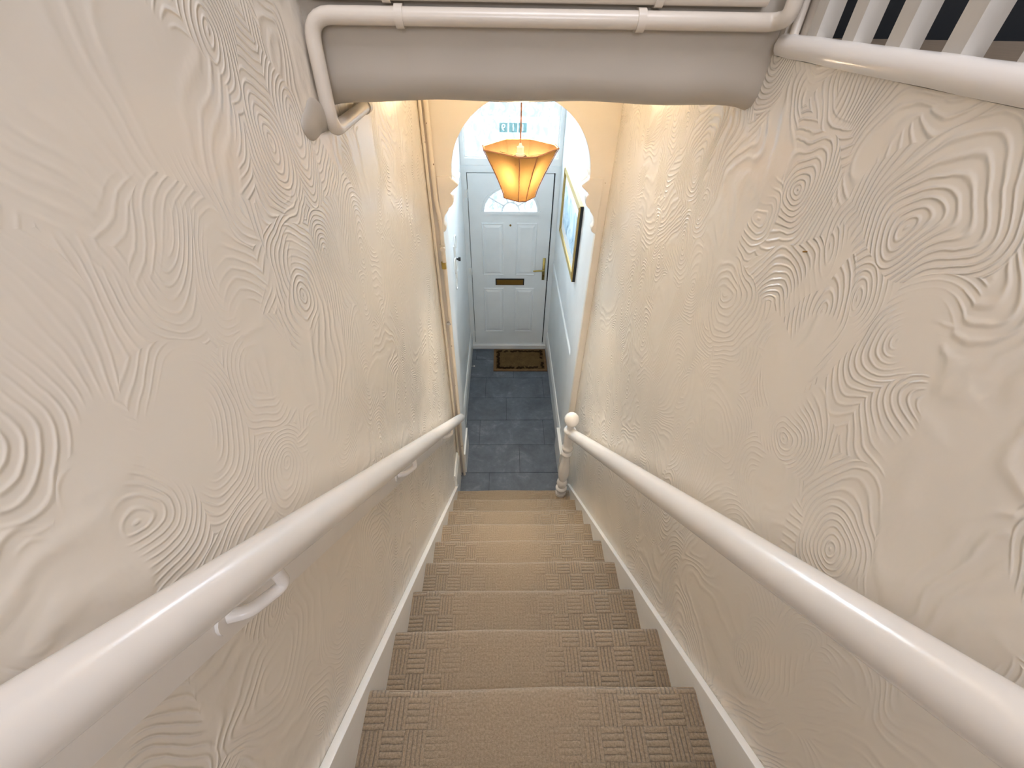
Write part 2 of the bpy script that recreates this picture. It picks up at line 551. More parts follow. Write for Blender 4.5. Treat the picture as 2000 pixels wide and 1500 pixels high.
# ------------------------------------------------------------------ geometry constants (metres)
XL, XR = -0.405, 0.575          # stair walls
HL, HR = -0.400, 0.545          # hall walls beyond the arch
Y8, G, RISE = 2.096, 0.22, 0.201
CL, CR = -0.382, 0.554          # carpet edges
YB = 1.145                      # bulkhead face
ZC = 3.105                      # hall ceiling
YA0, YA1 = 2.42, 2.70           # arch thickness
YD = 4.34                       # door face
TOP = 5.6
BACK = -2.6
def nz(y):
    return RISE + (Y8 - y) * RISE / G

# ------------------------------------------------------------------ room shell
fl = box('floor', -0.55, 0.75, BACK, 5.2, -0.12, -0.006, 'grout'); tag(fl, kind='structure')
joints = [(-0.13, 0.52), (0.155,), (-0.24, 0.41), (0.033,), (-0.20, 0.45), (0.12,), (-0.33, 0.32), (-0.05,)]
row_y = 2.42 - 0.335
ti = 0
for r_, js in enumerate(joints):
    y0 = row_y + 0.335 * r_
    y1 = min(y0 + 0.335, 4.44)
    xs = [-0.42] + [j for j in js if -0.40 < j < 0.55] + [0.60]
    for a, b in zip(xs, xs[1:]):
        box('tile', a + 0.002, b - 0.002, y0 + 0.002, y1 - 0.002, -0.006, 0.0 + random.uniform(-.0006, .0), 'tile', fl, 0.0015, 1)

wl = box('wall_left', XL - 0.15, XL, BACK, YA1, 0, TOP, 'wall_left'); tag(wl, kind='structure')
wr = box('wall_right', XR, XR + 0.085, BACK, YA1, 0, 3.2, 'wall_right'); tag(wr, kind='structure')
bp_ = bmesh.new()   # lump of old plaster where the pipe runs into the wall
bmesh.ops.create_uvsphere(bp_, u_segments=24, v_segments=12, radius=1)
for v in bp_.verts:
    w = 1 + 0.12 * math.sin(5 * v.co.y + 2 * v.co.z)
    v.co = Vector((XL + v.co.x * 0.014 * w, 1.075 + v.co.y * 0.075 * w, 3.085 + v.co.z * 0.035 * w))
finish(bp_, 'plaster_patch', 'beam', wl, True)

hwl = box('wall_hall_left', HL - 0.15, HL, YA1, 4.44, 0, ZC, 'hall'); tag(hwl, kind='structure')
hwr = box('wall_hall_right', HR, HR + 0.15, YA1, 4.44, 0, ZC, 'hall'); tag(hwr, kind='structure')
ce = box('ceiling', -0.55, 0.75, YB + 0.16, 4.44, ZC, ZC + 0.1, 'ceiling'); tag(ce, kind='structure')
cu_ = box('ceiling_upper', -0.6, 2.6, BACK - 0.1, YB + 0.3, TOP, TOP + 0.1, 'ceiling'); tag(cu_, kind='structure')
wb = box('wall_back', -0.6, 2.6, BACK - 0.1, BACK, 0, TOP, 'cream'); tag(wb, kind='structure')
wfar = box('wall_landing', 2.5, 2.6, BACK, YB + 0.2, 3.1, TOP, 'cream'); tag(wfar, kind='structure')

# bulkhead: softly rounded face over the hall ceiling edge
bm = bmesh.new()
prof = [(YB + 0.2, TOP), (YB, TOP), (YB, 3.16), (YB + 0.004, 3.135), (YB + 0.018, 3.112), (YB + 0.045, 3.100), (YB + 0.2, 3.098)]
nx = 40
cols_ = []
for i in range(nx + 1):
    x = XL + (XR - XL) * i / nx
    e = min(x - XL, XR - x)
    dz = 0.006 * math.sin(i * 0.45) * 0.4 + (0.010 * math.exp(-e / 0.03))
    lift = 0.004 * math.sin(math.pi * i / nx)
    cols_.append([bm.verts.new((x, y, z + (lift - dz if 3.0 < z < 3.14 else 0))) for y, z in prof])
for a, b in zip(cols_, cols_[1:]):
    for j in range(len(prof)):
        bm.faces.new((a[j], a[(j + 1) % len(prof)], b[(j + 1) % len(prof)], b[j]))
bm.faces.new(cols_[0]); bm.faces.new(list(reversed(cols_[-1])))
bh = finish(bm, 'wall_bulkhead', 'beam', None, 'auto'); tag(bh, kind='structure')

# upstairs landing to the right of the stairwell
lf = box('floor_landing', 0.603, 2.5, BACK, 1.105, 3.2, 3.232, 'landing_floor'); tag(lf, kind='structure')
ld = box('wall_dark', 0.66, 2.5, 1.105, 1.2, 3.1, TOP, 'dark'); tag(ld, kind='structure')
lr = box('wall_landing_return', 0.576, 0.66, YB - 0.018, 1.2, 3.2, TOP, 'pipe'); tag(lr, kind='structure')
bm = bmesh.new()   # rounded nosing board on top of the right-hand wall
pr_ = [(0.602, 3.2), (0.602, 3.236), (0.583, 3.238), (0.572, 3.235), (0.566, 3.228), (0.563, 3.218), (0.565, 3.208), (0.571, 3.201), (0.578, 3.2)]
ny = 60
rings = []
for i in range(ny + 1):
    y = 1.128 + (BACK + 0.0 - 1.128) * i / ny
    j_ = random.uniform(-.0006, .0006)
    rings.append([bm.verts.new((x + (j_ if x < .6 else 0), y, z + j_)) for x, z in pr_])
for a, b in zip(rings, rings[1:]):
    for j in range(len(pr_)):
        bm.faces.new((a[j], a[(j + 1) % len(pr_)], b[(j + 1) % len(pr_)], b[j]))
bm.faces.new(rings[0]); bm.faces.new(list(reversed(rings[-1])))
nb = finish(bm, 'trim_1', 'rail', None, 'auto'); tag(nb, kind='structure')

# ------------------------------------------------------------------ skirtings
def skirting(name, xf, xw, y0, y1, h, z0=0.0, mat='white'):
    s = 1 if xf > xw else -1
    t = abs(xf - xw)
    prof = [(xw, z0), (xf, z0), (xf, z0 + h - 0.05), (xf - s * t * 0.25, z0 + h - 0.035), (xf - s * t * 0.35, z0 + h - 0.012), (xf - s * t * 0.7, z0 + h), (xw, z0 + h)]
    bm = bmesh.new()
    a = [bm.verts.new((x, y0, z)) for x, z in prof]
    b = [bm.verts.new((x, y1, z)) for x, z in prof]
    for j in range(len(prof)):
        bm.faces.new((a[j], a[(j + 1) % len(prof)], b[(j + 1) % len(prof)], b[j]))
    bm.faces.new(a); bm.faces.new(list(reversed(b)))
    o = finish(bm, name, mat)
    return tag(o, kind='structure')
skirting('baseboard_left', -0.381, HL, 2.745, 4.33, 0.24)
skirting('baseboard_right', 0.526, HR, 2.745, 4.33, 0.24)
skirting('baseboard_stair_foot', -0.385, XL, 2.12, 2.37, 0.36)
dr = bmesh.new()
for y0, y1 in ((2.72, 4.32),):
    pf = [(HR, 1.12), (HR - 0.006, 1.13), (HR - 0.012, 1.145), (HR - 0.009, 1.155), (HR, 1.165)]
    a = [dr.verts.new((x, y0, z)) for x, z in pf]; b = [dr.verts.new((x, y1, z)) for x, z in pf]
    for j in range(len(pf)):
        dr.faces.new((a[j], a[(j + 1) % len(pf)], b[(j + 1) % len(pf)], b[j]))
    dr.faces.new(a); dr.faces.new(list(reversed(b)))
tag(finish(dr, 'trim_2', 'hall'), kind='structure')

# ------------------------------------------------------------------ archway
ar = empty('archway', (0.09, YA0, 0))
tag(ar, 'cream painted round archway with scalloped corbels between stair foot and entrance hall', 'arch')
AC, AR, SP = 0.093, 0.367, 2.585
outer = [(XL, 0.0), (-0.352, 0.0), (-0.352, 2.27), (-0.352, SP - 0.02), (AC - AR, SP - 0.02), (AC - AR, SP)]
arc = [(AC + AR * math.cos(a), SP + AR * math.sin(a)) for a in [math.pi - math.pi * k / 40 for k in range(1, 40)]]
outer += arc + [(AC + AR, SP), (AC + AR, SP - 0.02), (0.532, SP - 0.02), (0.532, 2.27), (0.532, 0), (XR, 0), (XR, ZC), (XL, ZC)]
plate('arch_panel', [outer], 0.045, 'arch', ar, 0.002, 'y', YA0)
box('pier', XL, -0.352, YA0 + 0.045, YA1, 0, ZC, 'hall', ar)
box('pier', 0.532, XR, YA0 + 0.045, YA1, 0, ZC, 'hall', ar)
corb = [(0.460, 2.58), (0.455, 2.567), (0.420, 2.540), (0.424, 2.532), (0.448, 2.512), (0.466, 2.494), (0.455, 2.482), (0.451, 2.468), (0.452, 2.450),
        (0.458, 2.436), (0.469, 2.424), (0.481, 2.416), (0.484, 2.404), (0.495, 2.390), (0.508, 2.374), (0.514, 2.352), (0.514, 2.328), (0.505, 2.316),
        (0.503, 2.304), (0.508, 2.290), (0.518, 2.282), (0.533, 2.274), (0.533, 2.58)]
plate('corbel', [corb], 0.057, 'arch', ar, 0.003, 'y', YA0 - 0.006)
shelf = [(0.462, 2.575), (0.424, 2.542), (0.452, 2.515), (0.533, 2.505), (0.533, 2.575)]
plate('corbel_shelf', [shelf], 0.14, 'arch', ar, 0.002, 'y', YA0 + 0.05)
plate('corbel_shelf', [[(2 * AC - x - 0.006, z) for x, z in reversed(shelf)]], 0.14, 'arch', ar, 0.002, 'y', YA0 + 0.05)
plate('corbel', [[(2 * AC - x - 0.006, z) for x, z in reversed(corb)]], 0.057, 'arch', ar, 0.003, 'y', YA0 - 0.006)
box('plinth', -0.353, -0.338, YA0 + 0.005, 2.745, 0, 0.26, 'white', ar, 0.004)
box('plinth', 0.505, 0.533, YA0 + 0.005, 2.745, 0, 0.26, 'white', ar, 0.004)

# ------------------------------------------------------------------ staircase
st = empty('staircase', (0.086, Y8, 0))
tag(st, 'straight flight of beige basketweave carpeted steps leading down to the slate hall floor', 'stairs')
def step(n):
    Yn, Zn = Y8 - (8 - n) * G, RISE * (9 - n)
    r = 0.017
    prof = [(Yn - G - 0.02, Zn)]
    k0 = 10
    for k in range(1, k0):
        prof.append((Yn - G - 0.02 + (G + 0.02 - r) * k / k0, Zn))
    for k in range(0, 13):
        a = math.pi / 2 - math.pi * k / 12
        prof.append((Yn - r + r * math.cos(a), Zn - r + r * math.sin(a)))
    prof += [(Yn - 0.022, Zn - 2 * r - 0.004), (Yn - 0.024, Zn - 0.10), (Yn - 0.024, Zn - RISE)]
    ln = [0.0]
    for a, b in zip(prof, prof[1:]):
        ln.append(ln[-1] + math.hypot(b[0] - a[0], b[1] - a[1]))
    bm = bmesh.new()
    uvl = bm.loops.layers.uv.new('UVMap')
    nx = 36
    ph = n * 1.7
    grid = []
    for i in range(nx + 1):
        x = CL + (CR - CL) * i / nx
        e = min(i, nx - i)
        row = []
        for j, (y, z) in enumerate(prof):
            w = 1 if 9 < j < 24 else 0.3
            dip = -0.004 * (1 if e == 0 else 0.3 if e == 1 else 0)
            row.append(bm.verts.new((x, y + w * 0.0022 * math.sin(x * 9 + ph), z + w * (0.0016 * math.sin(x * 13 + ph * 2)) + dip)))
        grid.append(row)
    for i in range(nx):
        for j in range(len(prof) - 1):
            f = bm.faces.new((grid[i][j], grid[i + 1][j], grid[i + 1][j + 1], grid[i][j + 1]))
            uvs = [(i, j), (i + 1, j), (i + 1, j + 1), (i, j + 1)]
            for lp, (a, b) in zip(f.loops, uvs):
                lp[uvl].uv = ((CR - CL) * a / nx, ln[b] + n * 0.41)
    # close the back and the underside so that the step is solid
    bb = [(Yn - G - 0.02, Zn - RISE)]
    for side, i in ((0, 0), (1, nx)):
        v = bm.verts.new((CL if side == 0 else CR, bb[0][0], bb[0][1]))
        loop = grid[i] + [v]
        bm.faces.new(loop if side else list(reversed(loop)))
        if side == 0: va = v
        else: vb = v
    bm.faces.new([grid[i][-1] for i in range(nx + 1)] + [vb, va])
    bm.faces.new([va, vb] + [grid[i][0] for i in range(nx, -1, -1)])
    me = bpy.data.meshes.new('carpeted_step')
    bmesh.ops.recalc_face_normals(bm, faces=bm.faces)
    bm.to_mesh(me); bm.free()
    for f in me.polygons: f.use_smooth = True
    me.set_sharp_from_angle(angle=R(50))
    link('carpeted_step', me, 'carpet', st)
for n in range(-6, 9):
    step(n)
def stringer(x0, x1, h, yend):
    ys = [BACK + 0.4, yend]
    lo = [(ys[0], nz(ys[0]) - 0.33), (yend, 0.0), (yend + 0.0, nz(yend) + h), (ys[0], nz(ys[0]) + h)]
    lo[1] = (yend, 0.0)
    loop = [(ys[0], nz(ys[0]) - 0.40), (yend - 0.25, 0.0), (yend, 0.0), (yend, max(nz(yend) + h, 0.02)), (ys[0], nz(ys[0]) + h)]
    o = plate('stringer', [loop], x1 - x0, 'white', st, 0.002, 'x', x0)
    o['label'] = 'white gloss painted stringer board'
stringer(XL + 0.001, CL + 0.0005, 0.038, 2.18)
stringer(CR - 0.0005, XR - 0.001, 0.038, 2.18)

# ------------------------------------------------------------------ handrails
def along(x, y, h):
    return Vector((x, y, nz(y) + h))
hl = empty('handrail', along(-0.335, 0.0, 0.85))
tag(hl, 'round white handrail on bracket arms along the left wall', 'handrail')
pts = [along(-0.335, y, 0.850 - 0.002 * y) for y in (-1.6, -0.8, 0, 0.8, 1.6, 2.335)]
tube('rail', pts, 0.0315, 'rail', hl, 28, 0, True)
bd = [(-1.6, nz(-1.6) + 0.69), (2.30, nz(2.30) + 0.675), (2.30, nz(2.30) + 0.80), (-1.6, nz(-1.6) + 0.815)]
o = plate('backing_board', [bd], 0.017, 'rail', hl, 0.001, 'x', XL + 0.0005)
for y in (-0.55, 0.235, 0.945, 1.80):
    bm = bmesh.new()
    q = along(XL + 0.0175, y, 0.735)
    c = along(-0.330, y + 0.052, 0.765)
    t_ = Vector((c.x, c.y, c.z + 0.05))
    add_tube(bm, round_path([q + Vector((0.004, 0, 0)), q + Vector((0.03, 0.006, 0.0)), c + Vector((0, 0, 0)), t_], 0.018, 5), 0.0098, 12)
    add_tube(bm, [q, q + Vector((0.005, 0, 0))], 0.024, 20)
    finish(bm, 'bracket', 'rail', hl, 'auto')

hr = empty('handrail', along(0.497, 0.0, 0.717))
tag(hr, 'thick white handrail on the right wall running down into the turned newel post', 'handrail')
bm = bmesh.new()   # mopstick section: round above, flattened below
sec = []
rr = 0.0385
for k in range(26):
    a = R(-62) + R(304) * k / 25
    sec.append((rr * math.cos(a), rr * math.sin(a)))
dirv = Vector((0, G, -RISE)).normalized()
upv = Vector((0, RISE, G)).normalized()
rings = []
for y in (-1.6, -0.8, 0, 0.7, 1.4, 2.035):
    q = along(0.497, y, 0.719 - 0.004 * y)
    rings.append([bm.verts.new(q + Vector((a, 0, 0)) + upv * b) for a, b in sec])
for a, b in zip(rings, rings[1:]):
    for j in range(len(sec)):
        bm.faces.new((a[j], a[(j + 1) % len(sec)], b[(j + 1) % len(sec)], b[j]))
bm.faces.new(rings[0]); bm.faces.new(list(reversed(rings[-1])))
finish(bm, 'rail', 'rail', hr, 'auto')
nx_, ny_ = 0.478, 2.058
ne = empty('newel_post', (nx_, ny_, RISE))
tag(ne, 'turned white newel post with ball top on the bottom step at the right', 'newel post')
B0 = RISE - 0.003
lathe('post', [(B0, .043), (.228, .043), (.236, .036), (.262, .034), (.272, .045), (.285, .047), (.297, .043), (.305, .031), (.325, .036), (.355, .044), (.385, .040), (.402, .030),
               (.42, .036), (.46, .043), (.50, .045), (.55, .043), (.61, .037), (.67, .031), (.712, .028), (.722, .040), (.735, .043), (.748, .038), (.756, .030), (.775, .031), (.786, .041), (.80, .043),
               (.812, .038), (.822, .032), (.85, .036), (.93, .037), (.965, .036), (.975, .044), (.988, .046), (1.0, .040), (1.008, .028), (1.022, .024)], nx_, ny_, 'rail', ne, 32)
bp2 = [(1.02, .024)] + [(1.098 - 0.056 * math.cos(a), max(0.052 * math.sin(a), .0005)) for a in [R(28) + R(150) * k / 16 for k in range(17)]]
lathe('ball_finial', bp2, nx_, ny_, 'rail', ne, 32)

# ------------------------------------------------------------------ balustrade
ba = empty('balustrade', (0.60, 0.4, 3.236))
tag(ba, 'white square balusters along the upstairs landing edge above the right wall', 'balustrade')
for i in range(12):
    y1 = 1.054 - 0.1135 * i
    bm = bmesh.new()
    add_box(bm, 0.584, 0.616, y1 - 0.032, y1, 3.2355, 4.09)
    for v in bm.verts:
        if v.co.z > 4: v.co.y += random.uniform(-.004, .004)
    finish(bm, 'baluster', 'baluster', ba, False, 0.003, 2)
box('top_rail', 0.570, 0.630, -0.25, 1.10, 4.09, 4.14, 'rail', ba, 0.012, 3)

# ------------------------------------------------------------------ pipes on the bulkhead
r1 = 0.0155
zp = 3.254
def clip(px, y, z, rad, parent):
    bm = bmesh.new()
    n = 14
    w = 0.008
    for s in (0,):
        outer = [(-(rad + .003) * math.cos(math.pi * k / n - math.pi / 2) , (rad + .004) * math.sin(math.pi * k / n - math.pi / 2)) for k in range(n + 1)]
        outer = [(0.024, -(rad + .004))] + outer + [(0.024, rad + .004)]
        a = [bm.verts.new((px - w, y + q[0], z + q[1])) for q in outer]
        b = [bm.verts.new((px + w, y + q[0], z + q[1])) for q in outer]
        for j in range(len(outer)):
            bm.faces.new((a[j], a[(j + 1) % len(outer)], b[(j + 1) % len(outer)], b[j]))
        bm.faces.new(a); bm.faces.new(list(reversed(b)))
    return finish(bm, 'pipe_clip', 'pipe', parent, 'auto')
yp = YB - 0.020
pp = empty('pipe', (0, yp, zp))
tag(pp, 'thick painted pipe across the bulkhead, turning down at the left wall into the hall', 'pipe')
tube('pipe_run', [(0.556, 1.07, 3.60), (0.556, 1.09, 3.262), (0.545, yp, zp), (-0.386, yp, zp), (-0.386, 1.112, 3.053), (-0.386, 1.42, 3.053)], r1, 'pipe', pp, 20, 0.045)
for px in (-0.206, 0.275):
    clip(px, yp, zp, r1, pp)
lathe_bm = bmesh.new()
add_tube(lathe_bm, [(-0.386, 1.405, 3.053), (-0.386, 1.43, 3.053)], 0.0185, 20)
finish(lathe_bm, 'pipe_collar', 'pipe', pp, 'auto')
tube('pipe_tail', [(-0.386, 1.42, 3.053), (-0.386, 1.47, 3.06), (-0.388, 1.49, 3.088)], 0.011, 'pipe', pp, 16, 0.02)

p2 = empty('pipe', (0, yp, 3.291))
tag(p2, 'slimmer painted pipe above the thick one, at the very top of the bulkhead', 'pipe')
tube('pipe_run', [(0.52, yp + .004, 3.290), (-0.393, yp + .004, 3.290), (-0.393, yp - .01, 3.6)], 0.0135, 'pipe', p2, 18, 0.03)
for px in (-0.228, 0.305):
    clip(px, yp + .004, 3.290, 0.0135, p2)

# bundle of painted pipes rising in the corner beside the balusters
for k, (x, y, r, lab) in enumerate(((0.586, 1.112, 0.009, 'thin painted pipe rising beside the thick pipe elbow at the landing corner'),
                                    (0.612, 1.114, 0.011, 'middle painted riser pipe in the corner by the landing balusters'),
                                    (0.638, 1.110, 0.009, 'painted riser pipe nearest the first landing baluster'))):
    bm = bmesh.new()
    add_tube(bm, round_path([(x, y - 0.004, 3.232), (x + .002, y, 3.26), (x, y, 3.9)], 0.02), r, 14)
    tag(finish(bm, 'riser_pipe', 'pipe', None, 'auto'), lab, 'pipe')

# ------------------------------------------------------------------ gas pipes down the left corner at the arch
g1 = empty('gas_pipe', (-0.368, 2.40, 0))
tag(g1, 'chipped cream painted pipe with brass joint down the left corner of the arch', 'pipe')
tube('pipe_run', [(-0.366, 2.398, 3.10), (-0.366, 2.398, 2.46), (-0.352, 2.400, 2.34), (-0.354, 2.400, 1.2), (-0.360, 2.400, 0.0)], 0.0125, 'pipe_chipped', g1, 16, 0.05)
bm = bmesh.new(); add_tube(bm, [(-0.356, 2.400, 2.065), (-0.356, 2.400, 2.105)], 0.0165, 8)
finish(bm, 'brass_joint', 'brass', g1, 'auto')
bm = bmesh.new(); add_tube(bm, [(-0.354, 2.400, 2.18), (-0.354, 2.400, 2.215)], 0.017, 14); add_tube(bm, [(-0.352, 2.405, 2.197), (-0.352, 2.372, 2.197)], 0.013, 12)
finish(bm, 'pipe_joint', 'pipe_chipped', g1, 'auto')
bm = bmesh.new(); add_tube(bm, [(-0.375, 2.372, 1.685), (-0.345, 2.372, 1.68)], 0.005, 8); add_tube(bm, [(-0.362, 2.385, 1.683), (-0.362, 2.368, 1.683)], 0.010, 12)
finish(bm, 'pipe_clip', 'steel', g1, 'auto')
g2 = empty('gas_pipe', (-0.393, 2.38, 0))
tag(g2, 'thin cream pipe in the wall corner, left of the brass jointed pipe', 'pipe')
tube('pipe_run', [(-0.394, 2.385, 3.10), (-0.394, 2.385, 2.5), (-0.390, 2.385, 1.6), (-0.392, 2.385, 0.02)], 0.0085, 'pipe_chipped', g2, 12)

# ------------------------------------------------------------------ pendant lamp
lx, ly = 0.068, 1.91
la = empty('pendant_lamp', (lx, ly, 2.65))
tag(la, 'glowing amber octagonal fabric pendant lampshade hanging before the arch', 'lamp')
tube('cord', [(lx, ly, ZC), (lx, ly, 2.80)], 0.0028, 'shade_trim', la, 8)
lathe('ceiling_rose', [(ZC - .03, .02), (ZC - .02, .04), (ZC, .045)], lx, ly, 'white', la, 20)
lathe('lamp_holder', [(2.800, .0185), (2.818, .0185), (2.820, .015), (2.842, .0145), (2.846, .008), (2.856, .004)], lx, ly, 'white', la, 20)
lathe('shade_ring', [(2.802, .018), (2.803, .027), (2.808, .027), (2.810, .018)], lx, ly, 'black', la, 24)
lathe('bulb', [(2.733, .002), (2.734, .008), (2.740, .019), (2.750, .026), (2.763, .028), (2.775, .026), (2.788, .019), (2.799, .013)], lx, ly, 'bulb', la, 20)
ang = [172, 199, 267, 293, 356, 20, 72, 112]
zt, zb = 2.840, 2.650
def shade_ring(t):
    z = zb + (zt - zb) * t
    r = 0.066 + (0.152 - 0.066) * (t ** 1.25) 
    return [(lx + r * math.cos(R(a)), ly + r * math.sin(R(a)), z) for a in ang]
bm = bmesh.new()
T = [k / 10 for k in range(11)]
def ring_pts(t):
    c = [Vector(q) for q in shade_ring(t)]
    out = []
    for i in range(8):
        a, b = c[i], c[(i + 1) % 8]
        for k in range(4):
            q = a.lerp(b, k / 4)
            s = (q - Vector((lx, ly, q.z))) ; 
            pull = 0.012 * math.sin(math.pi * k / 4) * math.sin(math.pi * t)
            out.append(q - s.normalized() * pull * (b - a).length / 0.1)
    return out
rg = [[bm.verts.new(q) for q in ring_pts(t)] for t in T]
for a, b in zip(rg, rg[1:]):
    for j in range(32):
        bm.faces.new((a[j], a[(j + 1) % 32], b[(j + 1) % 32], b[j]))
sh = finish(bm, 'lamp_shade', 'shade', la, 'auto')
for t, nm, rad in ((1.0, 'shade_trim', 0.0028), (0.0, 'shade_trim', 0.0024)):
    c = [Vector(q) for q in shade_ring(t)]
    bm = bmesh.new()
    for i in range(8):
        add_tube(bm, [c[i], c[(i + 1) % 8]], rad, 8)
    finish(bm, nm, 'shade_trim', la, 'auto')
for i in range(8):
    tube('shade_rib', [Vector(shade_ring(t)[i]) + Vector((math.cos(R(ang[i])), math.sin(R(ang[i])), 0)) * 0.0028 for t in T], 0.0019, 'shade_trim', la, 6)
for a in (20, 140, 260):
    d = Vector((math.cos(R(a)), math.sin(R(a)), 0))
    tube('shade_spoke', [Vector((lx, ly, 2.806)) + d * .024, Vector((lx, ly, 2.806)) + d * .122], 0.0012, 'shade', la, 6)

# ------------------------------------------------------------------ front door
def half(cx, cz, rx, rz, n=32, z_in=0):
    return [(cx + rx * math.cos(math.pi * k / n), cz + rz * math.sin(math.pi * k / n)) for k in range(n + 1)]
dx0, dx1, dz0, dz1 = -0.344, 0.482, 0.060, 2.050
d1 = plate('door_1', [[(dx0, dz0), (dx1, dz0), (dx1, dz1), (dx0, dz1)], half(0.073, 1.70, 0.265, 0.225)], 0.045, 'door', None, 0.002, 'y', YD)
tag(d1, 'white front door with sunburst fanlight, brass lever and letterplate', None, None, 'structure')
def ringhalf(r0, r1, k):
    a = half(0.073, 1.70, r1, r1 * k, 32); b = half(0.073, 1.70, r0, r0 * k, 32)
    return a + list(reversed(b))
mo = plate('fanlight_moulding', [ringhalf(0.262, 0.288, 0.225 / 0.265)], 0.012, 'door', d1, 0.003, 'y', YD - 0.010)
box('fanlight_moulding', -0.228, 0.374, YD - 0.012, YD + 0.004, 1.668, 1.700, 'door', d1, 0.004)
fg = plate('fanlight_glass', [half(0.073, 1.697, 0.268, 0.228)], 0.006, 'fan_glass', d1, 0, 'y', YD + 0.018)
bm = bmesh.new()
kz = 0.225 / 0.265
add_tube(bm, [(0.073 + 0.085 * math.cos(math.pi * k / 16), YD + 0.010, 1.70 + 0.085 * math.sin(math.pi * k / 16)) for k in range(17)], 0.009, 8)
for a in (36, 72, 108, 144):
    add_tube(bm, [(0.073 + 0.088 * math.cos(R(a)), YD + 0.010, 1.70 + 0.088 * math.sin(R(a))), (0.073 + 0.263 * math.cos(R(a)), YD + 0.010, 1.70 + 0.263 * kz * math.sin(R(a)))], 0.009, 8)
finish(bm, 'glazing_bars', 'door', fg, 'auto')

def raised_panel(x0, x1, z0, z1):
    bm = bmesh.new()
    loops = [(0, 0), (0.010, -0.009), (0.022, -0.003), (0.048, -0.012)]
    rings = []
    for ins, dy in loops:
        rings.append([bm.verts.new((x, YD + 0.001 + dy, z)) for x, z in ((x0 + ins, z0 + ins), (x1 - ins, z0 + ins), (x1 - ins, z1 - ins), (x0 + ins, z1 - ins))])
    for a, b in zip(rings, rings[1:]):
        for j in range(4):
            bm.faces.new((a[j], a[(j + 1) % 4], b[(j + 1) % 4], b[j]))
    bm.faces.new(rings[-1])
    bm.faces.new(list(reversed(rings[0])))
    finish(bm, 'door_panel', 'door', d1)
for x0, x1 in ((-0.225, 0.005), (0.130, 0.350)):
    raised_panel(x0, x1, 1.00, 1.585)
    raised_panel(x0, x1, 0.245, 0.845)
lp = box('letterplate', -0.088, 0.232, YD - 0.006, YD + 0.002, 0.882, 0.960, 'black', d1, 0.002)
box('letter_flap', -0.076, 0.220, YD - 0.012, YD - 0.005, 0.892, 0.948, 'brass_dark', lp, 0.003)
bm = bmesh.new(); add_tube(bm, [(0.072, YD - 0.007, 1.559), (0.072, YD + .002, 1.559)], 0.010, 16)
finish(bm, 'spyhole', 'brass_dark', d1, 'auto')
hd = box('door_handle', 0.427, 0.455, YD - 0.012, YD + 0.001, 0.950, 1.205, 'brass', d1, 0.005, 3, True)
bm = bmesh.new()
add_tube(bm, round_path([(0.441, YD - 0.008, 1.080), (0.441, YD - 0.052, 1.080), (0.385, YD - 0.055, 1.082), (0.325, YD - 0.050, 1.074)], 0.012, 5), 0.0085, 12)
finish(bm, 'lever', 'brass', hd, 'auto')
bm = bmesh.new(); add_tube(bm, [(0.441, YD - 0.016, 1.005), (0.441, YD - 0.010, 1.005)], 0.009, 14)
finish(bm, 'keyhole', 'brass_dark', hd, 'auto')

fr = plate('door_frame', [[(HL, 0.0), (HR, 0.0), (HR, 2.12), (HL, 2.12)], [(-0.351, 0.054), (0.495, 0.054), (0.495, 2.058), (-0.351, 2.058)]], 0.07, 'door', None, 0.002, 'y', YD - 0.004)
tag(fr, kind='structure')
gk = plate('gasket', [[(-0.36, 0.04), (0.505, 0.04), (0.505, 2.07), (-0.36, 2.07)], [(-0.335, 0.07), (0.475, 0.07), (0.475, 2.04), (-0.335, 2.04)]], 0.012, 'black', fr, 0, 'y', YD + 0.046)
for z in (1.868, 1.047, 0.215):
    bm = bmesh.new()
    add_tube(bm, [(-0.352, YD - 0.008, z - 0.038), (-0.352, YD - 0.008, z + 0.038)], 0.007, 10)
    add_box(bm, -0.378, -0.352, YD - 0.009, YD + 0.0, z - 0.036, z + 0.036)
    hg = finish(bm, 'hinge', 'white', fr, 'auto')
box('lock_strip', 0.484, 0.494, YD + 0.004, YD + 0.02, 0.93, 1.24, 'black', fr)
box('threshold', HL + .002, HR - .002, YD - 0.03, YD + 0.06, 0.0, 0.052, 'white', fr, 0.004)

# transom window
wn = plate('window_1', [[(HL, 2.12), (HR, 2.12), (HR, ZC), (HL, ZC)], [(-0.362, 2.182), (0.504, 2.182), (0.504, 3.03), (-0.362, 3.03)]], 0.07, 'white', None, 0.004, 'y', YD - 0.004)
tag(wn, kind='structure')
gp = box('window_pane', -0.366, 0.508, YD + 0.030, YD + 0.036, 2.178, 3.034, 'glass', wn)
bd_ = plate('glazing_bead', [[(-0.364, 2.180), (0.506, 2.180), (0.506, 3.032), (-0.364, 3.032)], [(-0.350, 2.196), (0.492, 2.196), (0.492, 3.018), (-0.350, 3.018)]], 0.012, 'white', wn, 0.003, 'y', YD + 0.016)

